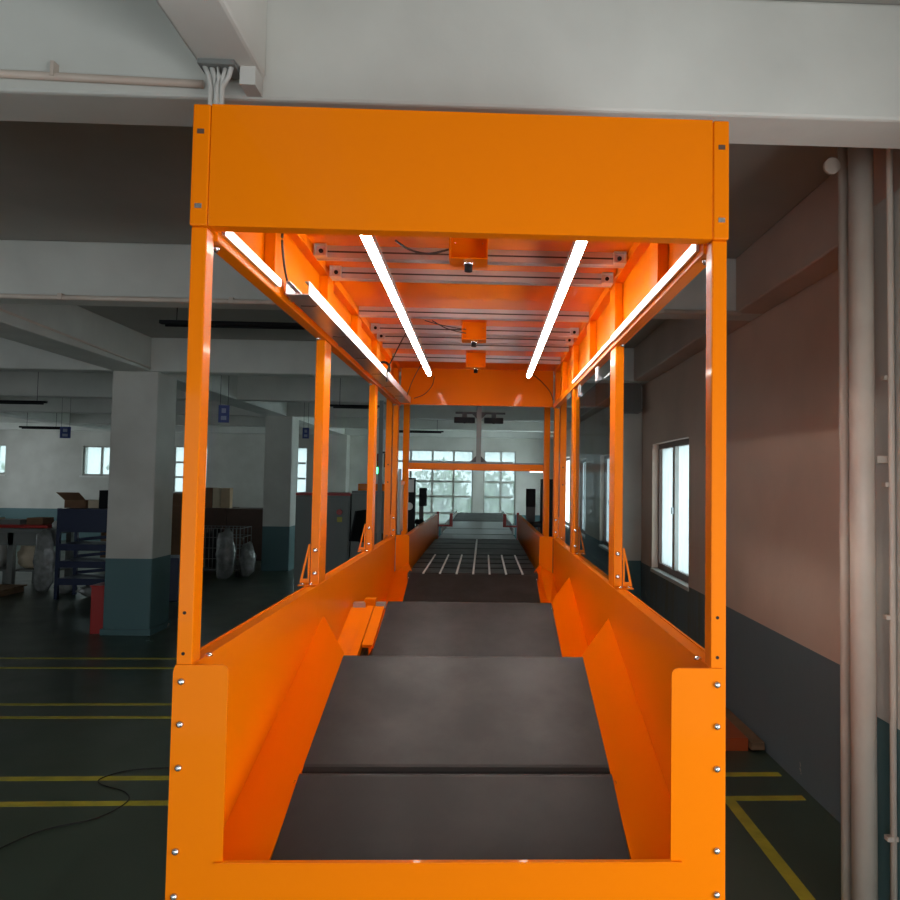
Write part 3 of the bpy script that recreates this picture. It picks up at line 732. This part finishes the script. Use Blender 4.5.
MB().tube([(1.415, 6.9, 1.40), (1.29, 6.86, 1.385)], .035, 14).build('barrel', 'black', t); MB().box(1.385, 1.41, 6.88, 6.92, 0, 1.364).build('stand', 'darksteel', t)
t = thing('barrel_camera', (-.02, 7.1, 0), 'small black barrel camera pointing inward on the left', 'camera')
MB().tube([(-.06, 7.1, 1.40), (.03, 7.05, 1.385)], .03, 14).build('barrel', 'black', t); MB().box(-.06, -.04, 7.08, 7.12, 0, 1.375).build('stand', 'darksteel', t)

# ------------------------------------------------------------------ cabinets on the left
def cabinet(x0, x1, y, h, label, cap='cabinet'):
    t = thing('control_cabinet', ((x0+x1)/2, y, 0), label, 'cabinet', 'grey control cabinets')
    MB().box(x0, x1, y, y+.6, .08, h).build('body', 'cabinet', t, bevel=.006)
    MB().box(x0+.02, x1-.02, y+.03, y+.58, 0, .08).build('plinth', 'black', t)
    MB().box(x0+.0, x1-.0, y-.001, y+.6, h+.001, h+.045).build('top_cover', cap, t)
    m = (x0+x1)/2
    for a, c in ((x0+.02, m-.006), (m+.006, x1-.02)):
        d = MB().box(a, c, y-.018, y-.001, .12, h-.04).build('door', 'cabinet', t, bevel=.004)
        hx = c-.05 if a < m-.1 else a+.03
        MB().box(hx, hx+.02, y-.030, y-.018, h*.52, h*.62).build('handle', 'black', d)
    return t
cab = cabinet(-2.27, -1.40, 10.2, 1.62, 'grey control cabinet with dark red top, left one behind the tunnel', 'red')
MB().tube([(-1.56, 10.18, 1.36), (-1.56, 10.13, 1.36)], .045, 16).build('rotary_switch', 'red', cab)
MB().box(-1.60, -1.52, 10.176, 10.181, 1.20, 1.28).build('warning_plate', 'yellow', cab)
cabinet(-1.38, -.45, 10.2, 1.66, 'grey control cabinet with tilted screen in front, right one')
tag(MB().box(-1.30, -.75, 10.3, 10.75, 1.707, 1.82).build('orange_box', 'orange', bevel=.004), 'flat orange box lying on the right grey cabinet', 'box')
t = thing('tilted_monitor', (-1.2, 9.9, 0), 'black tilted touchscreen on an arm before the grey cabinet', 'monitor')
MB().prism([(-1.30, 9.75, .93), (-1.14, 10.05, .90), (-1.05, 10.0, 1.42), (-1.21, 9.72, 1.40)], (-.03, .015, 0)).build('screen', 'black', t)
MB().box(-1.20, -1.05, 9.93, 10.08, .90, 1.0).build('keypad', 'black', t)
MB().box(-1.14, -1.09, 9.98, 10.03, 0, .90).build('stand', 'darksteel', t)
t = thing('blue_guard_plate', (-.47, 8.0, 0), 'pale blue upright machine panel behind the third left post', 'panel')
MB().box(-.535, -.395, 8.0, 8.35, .30, 1.98).build('body', 'blueplate', t, bevel=.005); MB().box(-.53, -.40, 8.02, 8.32, 0, .30).build('plinth', 'darksteel', t)
t = thing('signal_tower', (-.64, 8.0, 0), 'signal tower with green light lit, behind the second left post', 'beacon')
MB().tube([(-.64, 8.0, 0), (-.64, 8.0, 1.97)], .016, 10).build('pole', 'grey', t)
MB().tube([(-.64, 8.0, 1.97), (-.64, 8.0, 2.055)], .034, 16).build('green_lens', 'green_led', t)
MB().tube([(-.64, 8.0, 2.056), (-.64, 8.0, 2.135)], .034, 16).build('amber_lens', 'amberlens', t)
MB().tube([(-.64, 8.0, 2.136), (-.64, 8.0, 2.235)], .034, 16).build('red_lens', 'redlens', t)
MB().tube([(-.64, 8.0, 2.236), (-.64, 8.0, 2.26)], .034, 16).build('cap', 'white', t)
t = thing('camera_column', (-.42, 7.6, 0), 'grey upright column carrying dark boxes behind the blue panel', 'column')
MB().box(-.60, -.55, 7.6, 7.65, 0, 2.9).build('upright', 'grey', t); MB().box(-.52, -.36, 7.55, 7.68, 2.05, 2.22).build('box', 'black', t)
MB().box(-.549, -.36, 7.61, 7.64, 2.225, 2.25).build('bracket', 'darksteel', t)

# ------------------------------------------------------------------ stores on the far left
t = thing('work_table', (-7.4, 11.0, 0), 'grey steel work table wrapped in plastic at the left edge', 'table')
MB().box(-9.2, -6.15, 10.6, 11.5, .93, 1.0).build('table_top', 'grey', t, bevel=.006)
MB().box(-9.1, -6.25, 10.65, 10.68, .72, .925).build('apron', 'grey', t)
for x in (-9.1, -8.3, -7.55, -7.05, -6.5):
    for y in (10.65, 11.35): MB().box(x, x+.09, y, y+.09, 0, .925).build('leg', 'grey', t)
MB().box(-9.05, -6.35, 10.75, 11.35, .28, .31).build('lower_shelf', 'grey', t)
def bag(x, y, z, sx, sy, sz, label, m='wrap', group='plastic bags', seed=0, nm='plastic_bag'):
    rnd = random.Random(seed); bm = bmesh.new(); bmesh.ops.create_icosphere(bm, subdivisions=3, radius=1)
    ph = [rnd.uniform(0, 6) for _ in range(6)]
    for v in bm.verts:
        c = v.co; k = 1+.10*math.sin(5*c.x+ph[0])*math.cos(4*c.y+ph[1])+.08*math.sin(9*c.z+ph[2]+3*c.x)+.05*math.sin(14*c.y+ph[3])
        v.co = Vector((c.x*k*sx/2, c.y*k*sy/2, max(-.5, c.z*k*.55)*sz+sz*.5))
    me = bpy.data.meshes.new(nm); bm.to_mesh(me); bm.free(); me.materials.append(M[m])
    o = bpy.data.objects.new(nm, me); COL.objects.link(o); o.location = (x, y, z)
    for p in me.polygons: p.use_smooth = True
    return tag(o, label, 'bag', group)
bag(-8.6, 11.0, .312, .6, .45, .32, 'pale plastic bag on the table shelf at the very edge of the picture', seed=1)
bag(-7.5, 11.0, .312, .45, .45, .42, 'white plastic bag on the lower shelf between table legs', 'white', seed=2)
bag(-6.9, 11.05, .312, .4, .4, .40, 'cream plastic bag on the lower shelf near the table end', 'cream', seed=3)
bag(-5.93, 10.36, 0, .32, .3, .2, 'clear crumpled plastic lying on the floor by the blue rack', seed=4)
bag(-5.2, 9.98, .0, .6, .3, .19, 'crumpled plastic on the floor beneath the blue rack', seed=5)
MBt = MB().box(-8.2, -6.45, 10.7, 11.2, 1.0, 1.05)
tag(MBt.build('red_tray', 'red', bevel=.01), 'long flat red tray lying on the wrapped work table', 'tray')
tag(MB().box(-8.75, -8.35, 10.75, 11.1, 1.001, 1.07).build('white_box', 'white'), 'flat white box at the left end of the work table', 'box')
tag(MB().box(-7.35, -6.95, 10.78, 11.1, 1.052, 1.13).build('grey_box', 'grey'), 'low grey box standing on the red tray', 'box')
tag(MB().box(-7.65, -7.42, 10.9, 11.15, 1.052, 1.15).build('small_carton', 'cream'), 'small cream carton on the red tray, left of the grey box', 'box')
tag(MB().box(-6.88, -6.62, 10.85, 11.18, 1.052, 1.16).build('brown_carton', 'carton'), 'low brown carton at the right end of the red tray', 'box')
bag(-6.30, 11.15, 1.0, .32, .35, .24, 'black bag on the far right corner of the work table', 'black', seed=6)
bag(-6.32, 10.78, 1.0, .18, .2, .12, 'white crumpled bag on the right end of the work table', 'white', seed=9)
bag(-6.36, 10.49, .0, .34, .13, .96, 'sheet of clear plastic wrap hanging over the right end of the work table', seed=21, nm='plastic_sheet')
t = thing('pallet', (-7.7, 10.3, 0), 'low wooden pallet on the floor in front of the work table', 'pallet')
for i in range(4): MB().box(-9.2, -6.6, 9.85+i*.17, 9.97+i*.17, .09, .11).build('deck_board', 'wood', t)
for x in (-9.1, -7.8, -6.75): MB().box(x, x+.1, 9.85, 10.48, 0, .09).build('bearer', 'wood', t)
# blue rack
t = thing('storage_rack', (-5.34, 9.95, 0), 'navy blue steel rack with braced shelves left of the near pillar', 'rack')
x0, x1, y0, y1 = -5.74, -4.60, 9.7, 10.25
for x in (x0, x1-.05):
    for y in (y0, y1-.05): MB().box(x, x+.05, y, y+.05, 0, 1.38).build('upright', 'blue', t)
for z in (.22, .48, .74): MB().box(x0+.051, x1-.051, y0, y1, z, z+.10).build('shelf', 'blue', t)
MB().box(x0+.051, x1-.051, y0, y1, 1.02, 1.375).build('bin_row', 'blue', t)
for z in (.34, .60, .86):
    MB().prism([(x0+.06, y1-.02, z-.02), (x0+.06, y1-.02, z+.03), (x1-.06, y1-.02, z+.14), (x1-.06, y1-.02, z+.09)], (0, .01, 0)).build('brace', 'blue', t)
tag(MB().box(-5.20, -4.9, 9.85, 10.1, 1.381, 1.66).build('dark_box', 'black', bevel=.004), 'dark upright box on the blue rack top, against the pillar', 'box')
# cartons on the rack top
t = thing('open_carton', (-5.6, 10.1, 1.381), 'open brown cardboard box on the left end of the blue rack', 'box')
MB().box(-5.72, -5.40, 9.85, 10.2, 1.381, 1.50).build('body', 'carton', t)
MB().prism([(-5.72, 9.85, 1.501), (-5.40, 9.85, 1.501), (-5.44, 9.72, 1.62), (-5.78, 9.72, 1.62)], (0, .006, .004)).build('flap', 'carton', t)
tag(MB().box(-5.385, -5.23, 9.9, 10.1, 1.381, 1.50).build('small_carton', 'cream'), 'small cream carton beside the open brown box on the rack', 'box')
t = thing('fire_equipment_box', (-3.86, 7.4, 0), 'red fire equipment box on the floor against the near pillar', 'box')
MB().box(-3.93, -3.775, 7.25, 7.55, 0, .555).build('body', 'red', t, bevel=.008); MB().box(-3.937, -3.77, 7.24, 7.56, .556, .575).build('lid', 'red', t)
# between pillar and post
tag(MB().box(-5.75, -5.1, 15.3, 16.2, 0, 1.18).build('brown_crate', 'darkwood', bevel=.01), 'tall dark brown crate left of the open cartons by the pillar', 'crate', 'brown crates')
tag(MB().box(-5.09, -4.2, 15.3, 16.2, 0, 1.17).build('brown_crate', 'darkwood', bevel=.01), 'dark brown crate next to the far pillar', 'crate', 'brown crates')
tag(MB().box(-7.9, -5.76, 15.3, 16.2, 0, 1.22).build('brown_crate', 'carton', bevel=.01), 'long brown crate partly hidden by the near pillar', 'crate', 'brown crates')
for x0, x1, lb, m_ in ((-5.66, -5.47, 'brown upright carton on the crates by the left post', 'carton'), (-5.46, -5.30, 'pale upright carton, middle of three on the crates', 'cream'), (-5.28, -5.07, 'tan upright carton, rightmost of three on the crates', 'carton2')):
    b = MB(); b.box(x0, x1, 15.4, 15.6, 1.181, 1.64); tag(b.build('upright_carton', m_, bevel=.006), lb, 'box', 'upright cartons on crates')
for x0, x1, y, z0, z1, lb in ((-6.7, -6.0, 15.4, 1.221, 1.5, 'low brown carton on the long crate'),):
    tag(MB().box(x0, x1, y, y+.3, z0, z1).build('brown_carton', 'carton'), lb, 'box')
# wire cage trolley with wrapped goods
t = thing('wire_cage', (-4.3, 12.7, 0), 'wire cage trolley full of wrapped goods before the far pillar', 'trolley')
x0, x1, y0, y1 = -4.85, -3.85, 12.4, 13.1
b = MB()
for i in range(15):
    x = x0+(x1-x0)*i/14; b.box(x-.005, x+.005, y0, y0+.01, .15, .92); b.box(x-.005, x+.005, y1-.01, y1, .15, .92)
for z in (.15, .35, .55, .75, .92):
    b.box(x0, x1, y0-.006, y0-.001, z-.006, z+.006); b.box(x0, x1, y1, y1+.006, z-.006, z+.006)
    b.box(x0-.006, x0, y0, y1, z-.006, z+.006); b.box(x1, x1+.006, y0, y1, z-.006, z+.006)
b.build('wire_panels', 'grey', t); MB().box(x0, x1, y0, y1, .12, .15).build('deck', 'darksteel', t)
for x in (x0+.05, x1-.05):
    for y in (y0+.06, y1-.06): MB().tube([(x-.015, y, .06), (x+.015, y, .06)], .06, 14).build('caster', 'black', t)
bag(-4.45, 12.75, .151, .6, .55, .7, 'dark wrapped bundle inside the wire cage', 'black', seed=12)
bag(-4.05, 12.25, .0, .35, .25, .88, 'tall crumpled plastic wrap hanging beside the wire cage', seed=13)
bag(-3.75, 12.6, .0, .3, .4, .62, 'bundle of plastic wrap between cage and far pillar', seed=14)
t = thing('blue_bin', (-4.6, 10.9, 0), 'dark blue bin partly hidden between near pillar and left post', 'bin')
MB().box(-4.25, -3.85, 9.6, 10.0, .0, .62).build('body', 'blue', t, bevel=.01); MB().box(-4.27, -3.83, 9.58, 10.02, .621, .66).build('rim', 'blue', t)

# thin cable on the floor
P = [(-1.75, 1.85, .004), (-1.60, 2.24, .004), (-1.37, 2.41, .004), (-1.30, 2.62, .004), (-1.38, 2.76, .004), (-1.56, 2.86, .004), (-1.62, 2.95, .004), (-1.52, 3.08, .004), (-1.30, 3.13, .004), (-1.0, 3.12, .004), (-.4, 3.0, .004)]
pv = [Vector(p) for p in P]; path = []
for i in range(len(pv)-1):
    p0 = pv[max(i-1, 0)]; p1 = pv[i]; p2 = pv[i+1]; p3 = pv[min(i+2, len(pv)-1)]
    for k in range(6):
        u = k/6; path.append(.5*((2*p1)+(-p0+p2)*u+(2*p0-5*p1+4*p2-p3)*u*u+(-p0+3*p1-3*p2+p3)*u**3))
path.append(pv[-1])
tag(MB().tube(path, .0038, 8).build('floor_cable', 'cable'), 'thin dark cable curling over the yellow lines on the left floor', 'cable')

# timber and red plate by the right wall
t = thing('timber_beam', (2.67, 4.3, 0), 'rough wooden timber lying on the floor along the right wall', 'timber')
MB().box(2.668, 2.765, 3.43, 5.2, .02, .075).build('beam_body', 'wood', t, bevel=.004)
for y in (3.62, 4.9): MB().box(2.675, 2.76, y, y+.09, 0, .0195).build('batten', 'darkwood', t)
tag(MB().box(2.15, 2.66, 3.47, 4.7, 0, .09).build('red_plate', 'redorange', bevel=.004), 'orange-red metal slab on the floor beside the wooden timber', 'slab')

# ------------------------------------------------------------------ outside
g = MB().box(-40, 40, BY+.35, BY+40, -.6, -.5).build('outside_ground', 'outground'); struct(g)
def leafy(seed):
    rnd = random.Random(seed); bm = bmesh.new()
    for i in range(1500):
        a = rnd.uniform(0, 2*math.pi); z = rnd.uniform(-1, 1); rr = rnd.uniform(.55, 1.02); q = math.sqrt(max(0, 1-z*z))
        lump = 1+.22*math.sin(3*a+seed)+.18*math.sin(5*z+seed*2)
        c = Vector((q*math.cos(a)*rr*1.5*lump, q*math.sin(a)*rr*1.2*lump, z*rr*1.5*lump))
        u = Vector((rnd.gauss(0, 1), rnd.gauss(0, 1), rnd.gauss(0, 1))).normalized(); w = u.cross(Vector((rnd.gauss(0, 1), rnd.gauss(0, 1), rnd.gauss(0, 1)))).normalized(); s = rnd.uniform(.10, .2)
        bm.faces.new([bm.verts.new(c+u*s), bm.verts.new(c+w*s*.5), bm.verts.new(c-u*s), bm.verts.new(c-w*s*.5)])
    me = bpy.data.meshes.new('crown'); bm.to_mesh(me); bm.free(); me.materials.append(M['leaf']); return me
lm = [leafy(1), leafy(2)]
desc = ['beyond the leftmost far window', 'beyond the small double far window', 'seen past the near pillar', 'outside between near pillar and left post', 'seen right of the far pillar',
        'behind the left posts', 'at the left of the big central window', 'in the middle of the big central window', 'at the right of the big central window', 'beyond the narrower far window on the right', 'outside past the right end of the far wall']
for i, x in enumerate((-15.0, -13.2, -11.2, -9.2, -7.3, -5.2, -3.2, -1.0, 1.0, 3.2, 5.2)):
    rnd = random.Random(i+40); y = (24.3, 28.6)[i % 2]+rnd.uniform(-.2, .2)
    t = thing('tree', (x, y, -.5), 'leafy green tree '+desc[i], 'tree', 'trees outside the far windows')
    MB().tube([(x, y, -.5), (x+.05, y, .9), (x, y, 1.6)], [.12, .09, .05], 8).build('trunk', 'bark', t)
    c = bpy.data.objects.new('crown', lm[i % 2]); COL.objects.link(c); c.parent = t; c.location = (0, 0, 1.6+rnd.uniform(-.3, .35)); c.rotation_euler = (0, 0, i*1.3); c.scale = (.86, .86, .85)

# ------------------------------------------------------------------ light
w = bpy.data.worlds.new('World'); scn.world = w; w.use_nodes = True
bg = w.node_tree.nodes['Background']; bg.inputs['Color'].default_value = (.86, .96, 1.0, 1); bg.inputs['Strength'].default_value = 2.2
def area(name, loc, rot, sx, sy, power, col=(1, 1, 1)):
    l = bpy.data.lights.new(name, 'AREA'); l.shape = 'RECTANGLE'; l.size = sx; l.size_y = sy; l.energy = power; l.color = col
    o = bpy.data.objects.new(name, l); COL.objects.link(o); o.location = loc; o.rotation_euler = rot; return o
# daylight entering through the windows behind the camera
area('daylight_rear', (.25, -3.75, 1.25), (math.radians(90), 0, 0), 4.5, 2.5, 24, (.95, .98, 1.0))
area('daylight_rear', (-4.7, -3.75, 1.8), (math.radians(90), 0, 0), 3.4, 1.8, 3, (.92, .98, 1.0))
area('daylight_left', (-14.4, 10.6, 1.75), (math.radians(90), 0, math.radians(-90)), 2.8, 1.7, 3, (.92, .98, 1.0))
area('daylight_left', (-14.4, 16.5, 1.85), (math.radians(90), 0, math.radians(-90)), 4.5, 2.1, 14, (.92, .98, 1.0))

area('daylight_side', (XR+.02, -2.02, 1.35), (math.radians(90), 0, math.radians(90)), 2.5, 1.45, 84, (.97, .99, 1.0))
for y0, y1, pw in ((5.47, 7.07, 7), (9.75, 11.08, 10), (12.89, 14.2, 16), (15.7, 18.9, 260)):  # the last, strongest lamp is added to light the far end
    area('daylight_fill_right', (XR+.55, (y0+y1)/2, 1.65), (math.radians(90), 0, math.radians(90)), (y1-y0)+.5, 2.0, pw, (.93, .98, 1.0))

# ------------------------------------------------------------------ camera
yaw, pitch, roll, f = .0342, .0445, -.0154, 740.5
cy, sy = math.cos(yaw), math.sin(yaw); cp, sp = math.cos(pitch), math.sin(pitch); cr, sr = math.cos(roll), math.sin(roll)
Rz = Matrix(((cy, sy, 0), (-sy, cy, 0), (0, 0, 1))); Rx = Matrix(((1, 0, 0), (0, cp, -sp), (0, sp, cp))); Ry = Matrix(((cr, 0, sr), (0, 1, 0), (-sr, 0, cr)))
R = Rz @ Rx @ Ry
right, fwd, up = R.col[0], R.col[1], R.col[2]
m4 = Matrix.Identity(4)
for i in range(3): m4[i][0] = right[i]; m4[i][1] = up[i]; m4[i][2] = -fwd[i]
m4.translation = Vector((.7377, -1.8424, 1.9))
cd = bpy.data.cameras.new('camera'); co = bpy.data.objects.new('camera', cd); COL.objects.link(co); co.matrix_world = m4
cd.sensor_width = 36; cd.lens = 36*f/900; cd.shift_x = -(509.24-450)/900; cd.shift_y = (448.05-450)/900; cd.clip_start = .05; cd.clip_end = 200
scn.camera = co

vs = scn.view_settings
vs.view_transform = 'Standard'; vs.look = 'None'; vs.gamma = 1; vs.use_curve_mapping = False; vs.exposure = 0.0
scn.cycles.use_denoising = True
scn.cycles.max_bounces = 8
scn.cycles.diffuse_bounces = 5
scn.cycles.transparent_max_bounces = 12
